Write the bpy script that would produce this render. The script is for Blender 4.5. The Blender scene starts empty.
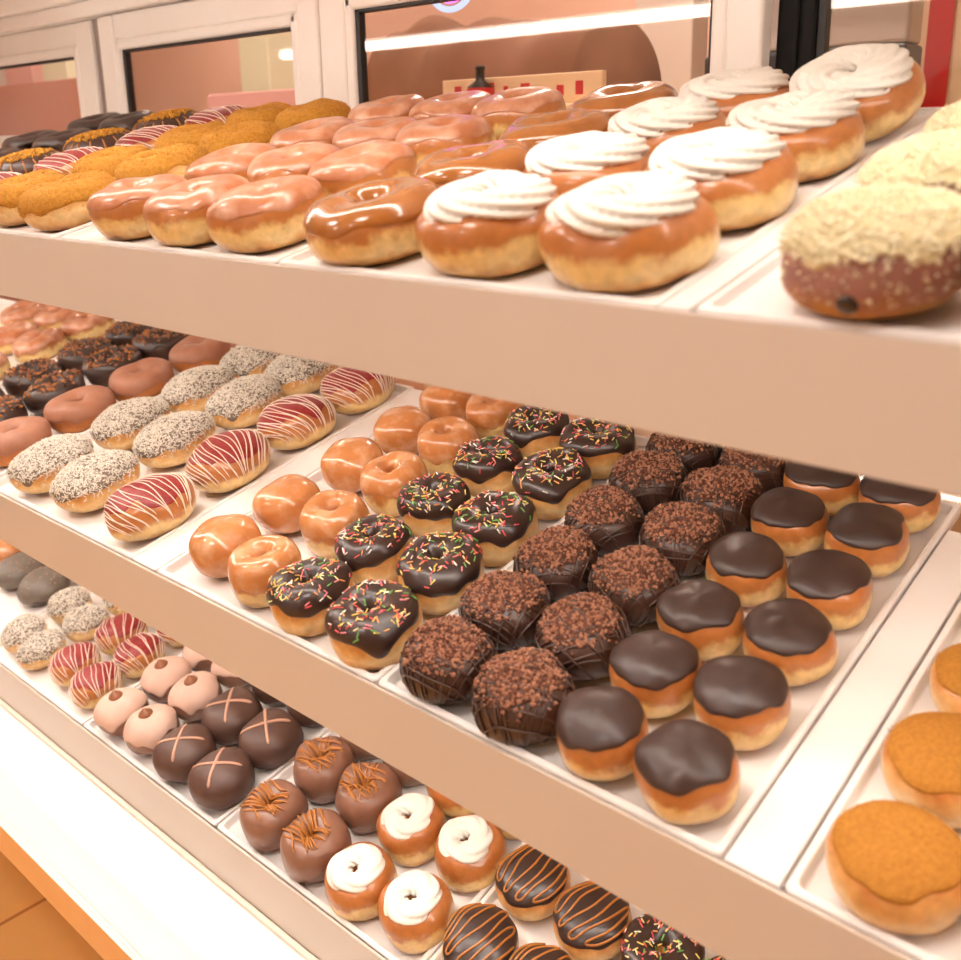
import bpy, bmesh, math, random
import numpy as np
from mathutils import Vector, Matrix

sc = bpy.context.scene
COL = sc.collection
PI = math.pi
CZ = 1.35                      # eye height of the photograph
TILT = 0.2444675               # the display shelves rise towards the back
SHELF = {                      # front lip of each shelf: (y, z)
    'T': (0.47118, CZ - 0.09159),
    'M': (0.50335, CZ - 0.45721),
    'B': (0.55928, CZ - 0.83861)}
SHELF_WORD = {'T': 'top', 'M': 'middle', 'B': 'bottom'}
YD = Vector((0, math.cos(TILT), math.sin(TILT)))
ND = Vector((0, -math.sin(TILT), math.cos(TILT)))

def on_shelf(s, x, v, h=0.0):
    y, z = SHELF[s]
    return Vector((x, y, z)) + YD * v + ND * h

# ------------------------------------------------------------------ materials
def lin(c):
    return tuple(((x / 255) / 12.92 if x / 255 <= 0.04045 else ((x / 255 + 0.055) / 1.055) ** 2.4) for x in c) + (1.0,)

MATS = {}
def mat(name, rgb, rough=0.5, rgb2=None, nscale=60.0, bump=0.0, bscale=200.0, coat=0.0, spec=0.5, metal=0.0, detail=3.0, contrast=(0.35, 0.65), ior=1.45, bdist=0.001, coat_rough=0.08):
    m = bpy.data.materials.new(name)
    m.use_nodes = True
    nt = m.node_tree
    b = nt.nodes['Principled BSDF']
    b.inputs['Base Color'].default_value = lin(rgb)
    b.inputs['Roughness'].default_value = rough
    b.inputs['Metallic'].default_value = metal
    b.inputs['Specular IOR Level'].default_value = spec
    b.inputs['Coat Weight'].default_value = coat
    b.inputs['Coat Roughness'].default_value = coat_rough
    tc = nt.nodes.new('ShaderNodeTexCoord')
    if rgb2 is not None:
        n = nt.nodes.new('ShaderNodeTexNoise')
        n.inputs['Scale'].default_value = nscale
        n.inputs['Detail'].default_value = detail
        nt.links.new(tc.outputs['Object'], n.inputs['Vector'])
        r = nt.nodes.new('ShaderNodeValToRGB')
        r.color_ramp.elements[0].position = contrast[0]
        r.color_ramp.elements[0].color = lin(rgb)
        r.color_ramp.elements[1].position = contrast[1]
        r.color_ramp.elements[1].color = lin(rgb2)
        nt.links.new(n.outputs['Fac'], r.inputs['Fac'])
        nt.links.new(r.outputs['Color'], b.inputs['Base Color'])
    if bump > 0:
        n2 = nt.nodes.new('ShaderNodeTexNoise')
        n2.inputs['Scale'].default_value = bscale
        n2.inputs['Detail'].default_value = 4.0
        nt.links.new(tc.outputs['Object'], n2.inputs['Vector'])
        bp = nt.nodes.new('ShaderNodeBump')
        bp.inputs['Strength'].default_value = bump
        bp.inputs['Distance'].default_value = bdist
        nt.links.new(n2.outputs['Fac'], bp.inputs['Height'])
        nt.links.new(bp.outputs['Normal'], b.inputs['Normal'])
    MATS[name] = m
    return m

def dough_mat(name, stops, H, rough=0.4, coat=0.0):
    """Fried dough: browned faces with a pale belt that never touched the oil (bands by height, broken up by noise)."""
    m = bpy.data.materials.new(name)
    m.use_nodes = True
    nt = m.node_tree
    b = nt.nodes['Principled BSDF']
    b.inputs['Roughness'].default_value = rough
    b.inputs['Coat Weight'].default_value = coat
    b.inputs['Coat Roughness'].default_value = 0.12
    tc = nt.nodes.new('ShaderNodeTexCoord')
    sep = nt.nodes.new('ShaderNodeSeparateXYZ')
    nt.links.new(tc.outputs['Object'], sep.inputs[0])
    mul = nt.nodes.new('ShaderNodeMath'); mul.operation = 'MULTIPLY'; mul.inputs[1].default_value = 1.0 / H
    nt.links.new(sep.outputs['Z'], mul.inputs[0])
    n = nt.nodes.new('ShaderNodeTexNoise'); n.inputs['Scale'].default_value = 55.0; n.inputs['Detail'].default_value = 4.0
    info = nt.nodes.new('ShaderNodeObjectInfo')
    off = nt.nodes.new('ShaderNodeVectorMath'); off.operation = 'ADD'
    nt.links.new(tc.outputs['Object'], off.inputs[0]); nt.links.new(info.outputs['Random'], off.inputs[1])
    nt.links.new(off.outputs[0], n.inputs['Vector'])
    ma = nt.nodes.new('ShaderNodeMath'); ma.operation = 'MULTIPLY_ADD'; ma.inputs[1].default_value = 0.56; ma.inputs[2].default_value = -0.28
    nt.links.new(n.outputs['Fac'], ma.inputs[0])
    add = nt.nodes.new('ShaderNodeMath'); add.operation = 'ADD'
    nt.links.new(mul.outputs[0], add.inputs[0]); nt.links.new(ma.outputs[0], add.inputs[1])
    r = nt.nodes.new('ShaderNodeValToRGB')
    e = r.color_ramp.elements
    while len(e) < len(stops): e.new(0.5)
    for k, (p, c) in enumerate(stops):
        e[k].position = p; e[k].color = lin(c)
    nt.links.new(add.outputs[0], r.inputs['Fac'])
    n3 = nt.nodes.new('ShaderNodeTexNoise'); n3.inputs['Scale'].default_value = 130.0; n3.inputs['Detail'].default_value = 5.0
    nt.links.new(tc.outputs['Object'], n3.inputs['Vector'])
    hs = nt.nodes.new('ShaderNodeHueSaturation')
    mr = nt.nodes.new('ShaderNodeMapRange'); mr.inputs['To Min'].default_value = 0.70; mr.inputs['To Max'].default_value = 1.22
    nt.links.new(n3.outputs['Fac'], mr.inputs['Value']); nt.links.new(mr.outputs[0], hs.inputs['Value'])
    nt.links.new(r.outputs['Color'], hs.inputs['Color'])
    nt.links.new(hs.outputs['Color'], b.inputs['Base Color'])
    bp = nt.nodes.new('ShaderNodeBump'); bp.inputs['Strength'].default_value = 0.35; bp.inputs['Distance'].default_value = 0.001
    nt.links.new(n3.outputs['Fac'], bp.inputs['Height']); nt.links.new(bp.outputs['Normal'], b.inputs['Normal'])
    MATS[name] = m
    return m

def emit(name, rgb, strength):
    m = bpy.data.materials.new(name); m.use_nodes = True
    nt = m.node_tree; nt.nodes.clear()
    o = nt.nodes.new('ShaderNodeOutputMaterial'); e = nt.nodes.new('ShaderNodeEmission')
    e.inputs['Color'].default_value = lin(rgb); e.inputs['Strength'].default_value = strength
    nt.links.new(e.outputs[0], o.inputs['Surface'])
    MATS[name] = m
    return m

def glass(name, tint=(250, 245, 240)):
    m = bpy.data.materials.new(name); m.use_nodes = True
    nt = m.node_tree; nt.nodes.clear()
    o = nt.nodes.new('ShaderNodeOutputMaterial')
    t = nt.nodes.new('ShaderNodeBsdfTransparent'); t.inputs['Color'].default_value = lin(tint)
    g = nt.nodes.new('ShaderNodeBsdfGlossy'); g.inputs['Roughness'].default_value = 0.03
    f = nt.nodes.new('ShaderNodeFresnel'); geo = nt.nodes.new('ShaderNodeNewGeometry')
    ior = nt.nodes.new('ShaderNodeMapRange'); ior.inputs['To Min'].default_value = 1.5; ior.inputs['To Max'].default_value = 1 / 1.5   # no bending inside the pane
    nt.links.new(geo.outputs['Backfacing'], ior.inputs['Value']); nt.links.new(ior.outputs[0], f.inputs['IOR'])
    x = nt.nodes.new('ShaderNodeMixShader')
    nt.links.new(f.outputs[0], x.inputs['Fac']); nt.links.new(t.outputs[0], x.inputs[1]); nt.links.new(g.outputs[0], x.inputs[2])
    nt.links.new(x.outputs[0], o.inputs['Surface'])
    MATS[name] = m
    return m

# setting
mat('apron_laminate', (213, 200, 187), 0.28, (216, 203, 190), 3.0, coat=0.25)
mat('tray_plastic', (246, 240, 236), 0.32)
mat('shelf_white', (240, 232, 226), 0.35)
mat('ledge_white', (250, 247, 243), 0.3)
mat('channel_cream', (240, 222, 205), 0.35)
mat('door_paint', (243, 234, 226), 0.38, (246, 238, 231), 8.0)
mat('gasket_black', (26, 20, 19), 0.5)
mat('frame_dark', (13, 10, 9), 0.6, spec=0.2)
mat('groove_grey', (150, 135, 128), 0.5)
mat('case_beige', (214, 176, 134), 0.5)
mat('kick_tan', (246, 188, 124), 0.45, (248, 194, 132), 20.0)
mat('ceiling_paint', (242, 238, 233), 0.8)
mat('wall_pink', (222, 182, 162), 0.7, (216, 174, 152), 2.0)
mat('wall_cream', (236, 205, 168), 0.7)
mat('wall_tan', (234, 228, 222), 0.7)
mat('pink_panel', (190, 124, 108), 0.6)
mat('pale_green', (222, 226, 196), 0.6)
mat('pale_rose', (225, 170, 165), 0.6)
mat('brown_cloth', (128, 86, 62), 0.85, (140, 97, 72), 15.0, bump=0.3, bscale=60)
mat('board_cream', (242, 214, 176), 0.6)
mat('red_paint', (205, 30, 38), 0.45)
mat('grey_metal', (168, 155, 146), 0.35, metal=0.3)
mat('black_plastic', (25, 21, 21), 0.35)
mat('post_white', (226, 212, 200), 0.5)
mat('lamp_housing', (225, 222, 218), 0.4)
glass('pane_glass')
emit('tube_glow', (255, 244, 234), 23.0)
emit('ceiling_glow', (255, 247, 240), 25.0)
emit('added_kitchen_glow', (255, 242, 232), 32.0)  # for unseen lamps added to brighten the kitchen
emit('neon_white', (190, 208, 255), 1.6)
emit('neon_pink', (240, 110, 235), 3.0)

# floor: large tan tiles with thin darker joints
def floor_mat():
    m = bpy.data.materials.new('floor_tile'); m.use_nodes = True
    nt = m.node_tree; b = nt.nodes['Principled BSDF']
    tc = nt.nodes.new('ShaderNodeTexCoord')
    br = nt.nodes.new('ShaderNodeTexBrick')
    br.offset = 0.0
    br.inputs['Color1'].default_value = lin((228, 172, 100)); br.inputs['Color2'].default_value = lin((231, 175, 104))
    br.inputs['Mortar'].default_value = lin((176, 108, 50))
    br.inputs['Scale'].default_value = 1.0
    br.inputs['Mortar Size'].default_value = 0.004
    br.inputs['Brick Width'].default_value = 0.6; br.inputs['Row Height'].default_value = 0.6
    mp = nt.nodes.new('ShaderNodeMapping'); mp.inputs['Location'].default_value = (-0.144, 0.40, 0)
    nt.links.new(tc.outputs['Object'], mp.inputs[0]); nt.links.new(mp.outputs[0], br.inputs['Vector'])
    n = nt.nodes.new('ShaderNodeTexNoise'); n.inputs['Scale'].default_value = 30.0
    nt.links.new(tc.outputs['Object'], n.inputs['Vector'])
    mx = nt.nodes.new('ShaderNodeMix'); mx.data_type = 'RGBA'; mx.blend_type = 'MULTIPLY'; mx.inputs[0].default_value = 0.1
    nt.links.new(br.outputs['Color'], mx.inputs[6]); nt.links.new(n.outputs['Color'], mx.inputs[7])
    nt.links.new(mx.outputs[2], b.inputs['Base Color'])
    b.inputs['Roughness'].default_value = 0.4
    MATS['floor_tile'] = m
floor_mat()

# pastry
RAISED = [(0.0, (150, 92, 40)), (0.12, (214, 156, 80)), (0.30, (242, 212, 146)), (0.46, (240, 206, 138)), (0.60, (192, 122, 62)), (1.0, (182, 108, 54))]
PALE = [(0.0, (170, 110, 52)), (0.15, (222, 168, 98)), (0.40, (242, 210, 150)), (0.62, (226, 170, 100)), (0.85, (196, 122, 56)), (1.0, (190, 112, 48))]
dough_mat('dough_raised', RAISED, 0.050, 0.32, 0.5)
dough_mat('dough_big', RAISED, 0.046, 0.32, 0.5)
dough_mat('dough_pale', PALE, 0.047, 0.42, 0.3)
dough_mat('dough_amber', [(0.0, (160, 92, 38)), (0.18, (216, 148, 72)), (0.30, (230, 176, 100)), (0.45, (204, 132, 68)), (1.0, (200, 126, 64))], 0.051, 0.3, 0.4)
dough_mat('dough_powdered', [(0.0, (150, 96, 70)), (0.15, (196, 140, 60)), (0.25, (176, 120, 84)), (0.4, (160, 112, 100)), (1.0, (170, 124, 112))], 0.055, 0.75)
dough_mat('dough_cake', [(0.0, (150, 86, 44)), (0.2, (206, 132, 60)), (0.4, (190, 116, 60)), (1.0, (150, 90, 56))], 0.046, 0.5)
mat('glaze_clear_tan', (198, 128, 74), 0.25, (226, 176, 134), 50.0, coat=0.6, contrast=(0.45, 0.75), bump=0.15, bscale=90, coat_rough=0.08)
mat('glaze_rose_tan', (188, 118, 78), 0.3, (222, 174, 146), 40.0, coat=0.4, contrast=(0.42, 0.74), bump=0.3, bscale=80, coat_rough=0.18)
mat('glaze_maple', (156, 92, 34), 0.2, (172, 106, 46), 40.0, coat=0.7, bump=0.1, bscale=70)
mat('choc_icing', (52, 33, 27), 0.33, (58, 38, 31), 30.0, coat=0.25, bump=0.12, bscale=70, coat_rough=0.2)
mat('choc_gloss', (58, 39, 33), 0.42, (64, 44, 37), 30.0, coat=0.12, bump=0.2, bscale=55, coat_rough=0.25)
mat('choc_coating', (66, 40, 29), 0.4, (74, 46, 34), 60.0, coat=0.2, bump=0.25, bscale=120, coat_rough=0.2)
mat('choc_line', (72, 46, 36), 0.35, coat=0.3)
mat('choc_crumb', (146, 96, 70), 0.85, (168, 116, 88), 500.0)
mat('choc_crumb_dark', (98, 56, 38), 0.9)
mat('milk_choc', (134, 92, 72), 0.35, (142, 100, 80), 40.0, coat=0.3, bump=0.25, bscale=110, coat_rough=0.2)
mat('caramel_line', (178, 110, 42), 0.35, coat=0.3)
mat('brown_icing', (162, 108, 82), 0.5, (170, 116, 90), 60.0, bump=0.15, bscale=150)
mat('coconut_base', (128, 112, 98), 0.8)
mat('coconut_flake', (232, 224, 210), 0.7)
mat('coconut_flake_dull', (196, 186, 170), 0.7)  # duller flakes, mixed in at random
mat('red_jelly', (158, 40, 38), 0.45, (128, 24, 26), 260.0, coat=0.1, bump=0.5, bscale=500)
mat('haze_grey_icing', (118, 108, 96), 0.45, (104, 94, 84), 60.0)  # chocolate icing, greyed to paint in the haze of the front glass
mat('choc_haze', (84, 58, 48), 0.45, (92, 64, 54), 40.0, bump=0.15, bscale=70)  # dark chocolate, lightened in colour to imitate glass haze
mat('crumb_base', (216, 198, 150), 0.9, (228, 213, 172), 260.0, bump=0.9, bscale=420, bdist=0.002)
mat('white_icing', (240, 222, 205), 0.45)
mat('cream_white', (238, 231, 220), 0.5)
mat('pink_icing', (208, 172, 154), 0.55, (216, 182, 164), 40.0, bump=0.15, bscale=120)
mat('kiss_brown', (146, 92, 62), 0.3, coat=0.3)
mat('crumb_yellow', (226, 212, 172), 0.85, (234, 223, 190), 200.0)
mat('crumb_cream', (234, 224, 192), 0.85)
mat('mustard_crumb', (184, 124, 36), 0.9, (202, 144, 54), 260.0, bump=0.8, bscale=700)
mat('mustard_grain', (214, 154, 56), 0.9)
mat('spice_sugar', (168, 108, 30), 0.85, (184, 124, 40), 300.0, bump=0.6, bscale=700)
mat('jam_dark', (30, 10, 12), 0.15, coat=0.5)
mat('rose_line', (196, 150, 126), 0.5)
for nm, c in dict(pink=(240, 140, 150), yellow=(246, 216, 110), green=(110, 172, 84), white=(252, 244, 232), orange=(244, 166, 96), lemon=(250, 236, 170), red=(222, 84, 84)).items():
    mat('sprinkle_' + nm, c, 0.4)
SPR = ['sprinkle_' + k for k in ('pink', 'yellow', 'green', 'white', 'orange', 'lemon', 'red')]

# ------------------------------------------------------------------ object helpers
def link_mesh(name, verts, faces, mats, parent=None, smooth=True, midx=None):
    me = bpy.data.meshes.new(name)
    me.from_pydata([tuple(v) for v in verts], [], [tuple(f) for f in faces])
    for m in (mats if isinstance(mats, (list, tuple)) else [mats]):
        me.materials.append(MATS[m])
    if midx is not None:
        me.polygons.foreach_set('material_index', list(midx))
    if smooth:
        me.polygons.foreach_set('use_smooth', [True] * len(me.polygons))
    me.update()
    bm = bmesh.new(); bm.from_mesh(me)
    bmesh.ops.recalc_face_normals(bm, faces=bm.faces[:])
    bm.to_mesh(me); bm.free()
    o = bpy.data.objects.new(name, me)
    COL.objects.link(o)
    if parent is not None: o.parent = parent
    return o

def tag(o, label=None, cat=None, group=None, kind=None):
    if label: o['label'] = label
    if cat: o['category'] = cat
    if group: o['group'] = group
    if kind: o['kind'] = kind
    return o

def empty(name, loc=(0, 0, 0)):
    o = bpy.data.objects.new(name, None)
    o.empty_display_size = 0.02
    o.location = loc
    COL.objects.link(o)
    return o

class Boxes:
    """Collects boxes, each with softened edges, into one mesh."""
    def __init__(self): self.bm = bmesh.new()
    def box(self, lo, hi, bev=0.0, mtx=None):
        lo, hi = Vector(lo), Vector(hi)
        r = bmesh.ops.create_cube(self.bm, size=1.0)
        vs = r['verts']
        c = (lo + hi) / 2; s = hi - lo
        for v in vs: v.co = Vector((v.co.x * s.x, v.co.y * s.y, v.co.z * s.z)) + c
        if bev > 0:
            es = list({e for v in vs for e in v.link_edges})
            g = bmesh.ops.bevel(self.bm, geom=vs + es, offset=min(bev, min(s) * 0.45), segments=3, affect='EDGES', profile=0.5)
            vs = list({v for f in g['faces'] for v in f.verts} | {v for v in vs if v.is_valid})
        if mtx is not None:
            for v in vs: v.co = mtx @ v.co
        return self
    def build(self, name, m, parent=None, smooth=False):
        me = bpy.data.meshes.new(name)
        self.bm.normal_update()
        self.bm.to_mesh(me); self.bm.free()
        me.materials.append(MATS[m])
        o = bpy.data.objects.new(name, me)
        COL.objects.link(o)
        if parent is not None: o.parent = parent
        if smooth: me.polygons.foreach_set('use_smooth', [True] * len(me.polygons))
        return o

def box(name, lo, hi, m, parent=None, bev=0.0):
    return Boxes().box(lo, hi, bev).build(name, m, parent)

def shelf_mtx(s):
    y, z = SHELF[s]
    return Matrix.Translation((0, y, z)) @ Matrix.Rotation(TILT, 4, 'X')

# ------------------------------------------------------------------ the room
def struct(o, label, cat=None):
    o['kind'] = 'structure'; o['label'] = label; o['category'] = cat or o.name.split('_')[0]
    return o
X0, X1, Y0, Y1, ZC = -6.5, 2.6, -3.2, 3.2, 2.75
struct(box('floor', (X0, Y0, -0.05), (X1, Y1, 0.0), 'floor_tile'), 'orange tan tiled shop floor below the white ledge', 'floor')
struct(box('ceiling', (X0, Y0, ZC), (X1, Y1, ZC + 0.05), 'ceiling_paint'), 'warm cream ceiling of the shop', 'ceiling')
struct(box('wall_back', (X0, Y1, 0), (X1, Y1 + 0.05, ZC), 'wall_pink'), 'pinkish kitchen wall seen through the sliding glass', 'wall')
struct(box('wall_front', (X0, Y0 - 0.05, 0), (X1, Y0, ZC), 'wall_tan'), 'tan shop wall facing the display case', 'wall')
struct(box('wall_left', (X0 - 0.05, Y0, 0), (X0, Y1, ZC), 'wall_tan'), 'tan wall at the far left end', 'wall')
struct(box('wall_right', (X1, Y0, 0), (X1 + 0.05, Y1, ZC), 'wall_cream'), 'cream wall at the right end', 'wall')

# ------------------------------------------------------------------ the display case
CX0, CX1 = -3.0, 0.5
case = tag(empty('display_case', (0, 0.6, 0)), 'long bakery display case with white front ledge and tan base', 'display case')
def cpart(o):
    o.parent = case
    o.matrix_parent_inverse = Matrix.Translation((0, -0.6, 0))
    return o
cpart(box('base_cabinet', (CX0, 0.63, 0.09), (CX1, 1.05, 0.40), 'case_beige', bev=0.004))
cpart(box('toe_kick', (CX0, 0.592, 0.0), (CX1, 0.66, 0.10), 'kick_tan', bev=0.002))
# the front ledge: flat top, rounded nose, fascia with two shallow grooves
def ledge():
    prof = [(0.60, 0.345), (0.60, 0.435), (0.490, 0.435)]
    for k in range(1, 9):
        a = PI / 2 * k / 8
        prof.append((0.490 - 0.018 * math.sin(a * 0.6) / math.sin(PI * 0.3), 0.435 - 0.008 * (1 - math.cos(a)))) 
    prof += [(0.4445, 0.4030), (0.4462, 0.4012), (0.4450, 0.3998), (0.4418, 0.4002), (0.4400, 0.3986), (0.4415, 0.3968), (0.4370, 0.3955), (0.60, 0.340)]
    n = len(prof)
    vs = [(CX0, y, z) for y, z in prof] + [(CX1, y, z) for y, z in prof]
    fs = [(i, (i + 1) % n, n + (i + 1) % n, n + i) for i in range(n)] + [tuple(range(n)), tuple(range(2 * n - 1, n - 1, -1))]
    o = link_mesh('front_ledge', vs, fs, 'ledge_white', smooth=False)
    return cpart(o)
ledge()
cpart(box('wood_trim', (CX0, 0.4375, 0.340), (CX1, 0.452, 0.3945), 'kick_tan', bev=0.002))
cpart(box('glass_channel', (CX0, 0.550, 0.4352), (CX1, 0.5572, 0.442), 'channel_cream', bev=0.0015))
cpart(box('canopy', (CX0, 0.50, 1.66), (CX1, 1.06, 1.72), 'door_paint', bev=0.006))
cpart(box('end_panel', (CX0 - 0.02, 0.50, 0.40), (CX0, 1.06, 1.72), 'door_paint', bev=0.004))
cpart(box('end_panel', (CX1, 0.50, 0.40), (CX1 + 0.02, 1.06, 1.72), 'door_paint', bev=0.004))
cpart(box('rear_header', (CX0, 0.945, 1.606), (CX1, 1.06, 1.66), 'door_paint', bev=0.004))
cpart(box('rear_track', (CX0, 0.957, 1.580), (CX1, 1.06, 1.606), 'door_paint', bev=0.004))
cpart(box('rear_sill', (CX0, 0.985, 0.40), (CX1, 1.06, 0.46), 'door_paint', bev=0.004))

SHELF_DEPTH = {'T': 0.435, 'M': 0.435, 'B': 0.36}
for s in 'TMB':
    y, z = SHELF[s]
    t = tag(empty('display_shelf', (0, y, z)), {'T': 'top tilted display shelf with beige front apron', 'M': 'middle tilted display shelf with beige front apron',
            'B': 'bottom display shelf with beige apron behind the white ledge'}[s], 'shelf', 'tilted shelves of the display case')
    b = Boxes(); b.box((CX0 + 0.001, 0.004, -0.026), (CX1 - 0.001, SHELF_DEPTH[s], -0.0135), 0.001, Matrix.Rotation(TILT, 4, 'X')); b.build('shelf_board', 'shelf_white', t)
    b = Boxes(); b.box((CX0 + 0.001, -0.001, -0.0715), (CX1 - 0.001, 0.0025, 0.0), 0.0008); b.build('front_apron', 'apron_laminate', t)

# trays -----------------------------------------------------------------
FLOOR_H = {'T': -0.004, 'M': -0.009, 'B': -0.009}
TRAYS = []
def tray(s, x0, x1, label, depth):
    """Shallow white tray: floor, sloping walls and a flat rolled rim, one thin shell."""
    v0, v1 = 0.0035, depth
    TRAYS.append((s, x0, x1, v0, v1))
    fh = FLOOR_H[s]
    rim = 0.0015
    k_ = 0.62
    def loop(inset, h, rad):
        a0, a1, b0, b1 = x0 + inset, x1 - inset, v0 + inset, v1 - inset
        pts = []
        for cx, cy, st in ((a1 - rad, b1 - rad, 0), (a0 + rad, b1 - rad, PI / 2), (a0 + rad, b0 + rad, PI), (a1 - rad, b0 + rad, 1.5 * PI)):
            for k in range(6):
                a = st + PI / 2 * k / 5
                pts.append((cx + rad * math.cos(a), cy + rad * math.sin(a), h))
        return pts
    loops = [loop(0.0005, -0.009, 0.005), loop(0.0, rim - 0.002, 0.005), loop(0.0008, rim - 0.0004, 0.005), loop(0.0018, rim, 0.005), loop(0.0085 * k_, rim, 0.006),
             loop(0.0098 * k_, rim - 0.0006, 0.006), loop(0.0105 * k_, rim - 0.002, 0.006), loop(0.0125 * k_, fh + 0.0015, 0.007), loop(0.0138 * k_, fh + 0.0003, 0.008), loop(0.0155 * k_, fh, 0.008)]
    under = [loop(0.0155 * k_, fh - 0.002, 0.008), loop(0.0115 * k_, fh - 0.0015, 0.007), loop(0.0020, -0.002, 0.005), loop(0.0018, -0.009, 0.005)]
    vs, fs = [], []
    for L in loops + under: vs += L
    m = 24
    N = len(loops); U = len(under)
    for r in range(N - 1):
        for i in range(m):
            fs.append((r * m + i, r * m + (i + 1) % m, (r + 1) * m + (i + 1) % m, (r + 1) * m + i))
    fs.append(tuple((N - 1) * m + i for i in range(m)))
    fs.append(tuple(N * m + i for i in reversed(range(m))))
    for r in range(N, N + U - 1):
        for i in range(m):
            fs.append((r * m + i, r * m + (i + 1) % m, (r + 1) * m + (i + 1) % m, (r + 1) * m + i))
    last = (N + U - 1) * m
    for i in range(m): fs.append((last + i, last + (i + 1) % m, (i + 1) % m, i))
    o = link_mesh('doughnut_tray', vs, fs, 'tray_plastic', smooth=False)
    o.matrix_world = shelf_mtx(s)
    return tag(o, label, 'tray', 'white trays on the %s shelf' % SHELF_WORD[s])

tray('T', -2.235, -1.825, 'white tray at the far left end of the top shelf', 0.475)
tray('T', -1.815, -1.399, 'white tray of dark twists and orange-topped doughnuts, top shelf', 0.475)
tray('T', -1.396, -1.035, 'white tray under the mustard crumb doughnuts, top shelf', 0.475)
tray('T', -1.020, -0.655, 'white tray under the pink-glazed rings, top shelf', 0.475)
tray('T', -0.652, -0.298, 'white tray of maple and cream-swirl rings, top shelf', 0.475)
tray('T', -0.275, 0.075, 'white tray under the yellow crumb doughnuts, top shelf', 0.475)
tray('M', -2.655, -2.245, 'white tray at the far left end of the middle shelf', 0.475)
tray('M', -2.235, -1.815, 'white tray under the pale glazed rings, middle shelf left', 0.475)
tray('M', -1.805, -1.418, 'white tray of brown iced rings and nut clusters, middle shelf', 0.475)
tray('M', -1.408, -1.012, 'white tray of coconut and red drizzled doughnuts, middle shelf', 0.475)
tray('M', -0.958, -0.5955, 'white tray of glazed and rainbow-sprinkled doughnuts, middle shelf', 0.475)
tray('M', -0.5940, -0.257, 'white tray of chocolate crumb balls and chocolate-capped rounds, middle shelf', 0.475)
tray('M', -0.213, 0.130, 'white tray under the orange spice-topped doughnuts, middle shelf', 0.475)
tray('B', -2.060, -1.700, 'white tray of haze-greyed and orange doughnuts at left end, bottom shelf', 0.38)
tray('B', -1.692, -1.340, 'white tray of coconut and red drizzled doughnuts, bottom shelf', 0.38)
tray('B', -1.337, -0.988, 'white tray of pink-topped and cross-marked doughnuts, bottom shelf', 0.38)
tray('B', -0.985, -0.626, 'white tray of milk chocolate and white-iced doughnuts, bottom shelf', 0.38)
tray('B', -0.624, -0.280, 'white tray under the caramel-striped doughnuts, bottom shelf', 0.38)

def filler(s, x0, x1, v1, label):
    o = Boxes().box((x0, 0.0035, -0.0095), (x1, v1, 0.001), 0.0012, shelf_mtx(s)).build('filler_strip', 'tray_plastic')
    tag(o, label, 'filler strip', 'white strips between trays')
filler('T', -0.2965, -0.2775, 0.468, 'narrow white strip beside the cream-swirl tray, top shelf')
filler('M', -1.010, -0.960, 0.47, 'white strip between red drizzled and glazed trays, middle shelf')
filler('M', -0.2545, -0.2155, 0.428, 'wide white strip left of the orange spice tray, middle shelf')

# lamps -----------------------------------------------------------------
def tube(y, z, label, x0=-2.9, x1=0.4, up=0.03):
    t = tag(empty('tube_lamp', ((x0 + x1) / 2, y, z)), label, 'lamp', 'tube lamps inside the display case')
    L = (x1 - x0) / 2
    vs, fs = [], []
    n = 14
    for k, xx in enumerate((-L, L)):
        for i in range(n):
            a = 2 * PI * i / n
            vs.append((xx, 0.009 * math.cos(a), 0.009 * math.sin(a)))
    fs = [(i, (i + 1) % n, n + (i + 1) % n, n + i) for i in range(n)] + [tuple(range(n)), tuple(range(2 * n - 1, n - 1, -1))]
    link_mesh('glass_tube', vs, fs, 'tube_glow', t)
    Boxes().box((-L - 0.02, -0.016, 0.011), (L + 0.02, 0.016, up), 0.002).build('lamp_housing', 'lamp_housing', t)
    for sx in (-1, 1):
        Boxes().box((sx * L - 0.012, -0.011, -0.011), (sx * L + 0.012, 0.011, 0.012), 0.003).build('end_cap', 'lamp_housing', t)
    return t
tube(0.530, CZ + 0.190, 'bright white tube lamp under the canopy above the top shelf', x0=-1.90, up=1.6595 - CZ - 0.190)
p = on_shelf('T', 0, 0.035, -0.062); tube(p.y, p.z, 'white tube lamp under the top shelf, behind its apron', up=0.027)
p = on_shelf('M', 0, 0.035, -0.062); tube(p.y, p.z, 'white tube lamp under the middle shelf, behind its apron', up=0.027)

def ceiling_lamp(x, y, label, size=0.5, glow='ceiling_glow'):
    t = tag(empty('ceiling_lamp', (x, y, ZC)), label, 'ceiling lamp', 'square ceiling lamps of the shop')
    Boxes().box((-size / 2, -size / 2, -0.03), (size / 2, size / 2, -0.0005), 0.004).build('lamp_frame', 'lamp_housing', t)
    Boxes().box((-size / 2 + 0.03, -size / 2 + 0.03, -0.034), (size / 2 - 0.03, size / 2 - 0.03, -0.0305), 0.001).build('lamp_diffuser', glow, t)
ceiling_lamp(-0.4, -0.5, 'square warm ceiling lamp nearest the case, right one')
ceiling_lamp(-2.2, -0.5, 'square warm ceiling lamp nearest the case, left one')
ceiling_lamp(-0.4, -2.1, 'square warm ceiling lamp by the front wall, right one')
ceiling_lamp(-2.2, -2.1, 'square warm ceiling lamp by the front wall, left one')
ceiling_lamp(-0.9, 1.22, 'added unseen ceiling lamp just behind the case, right one', glow='added_kitchen_glow')  # these kitchen lamps are added to light what shows through the doors
ceiling_lamp(-2.0, 2.5, 'added unseen ceiling lamp by the kitchen wall, right one', glow='added_kitchen_glow')
ceiling_lamp(-4.4, 2.5, 'added unseen ceiling lamp by the kitchen wall, left one', glow='added_kitchen_glow')
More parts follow.
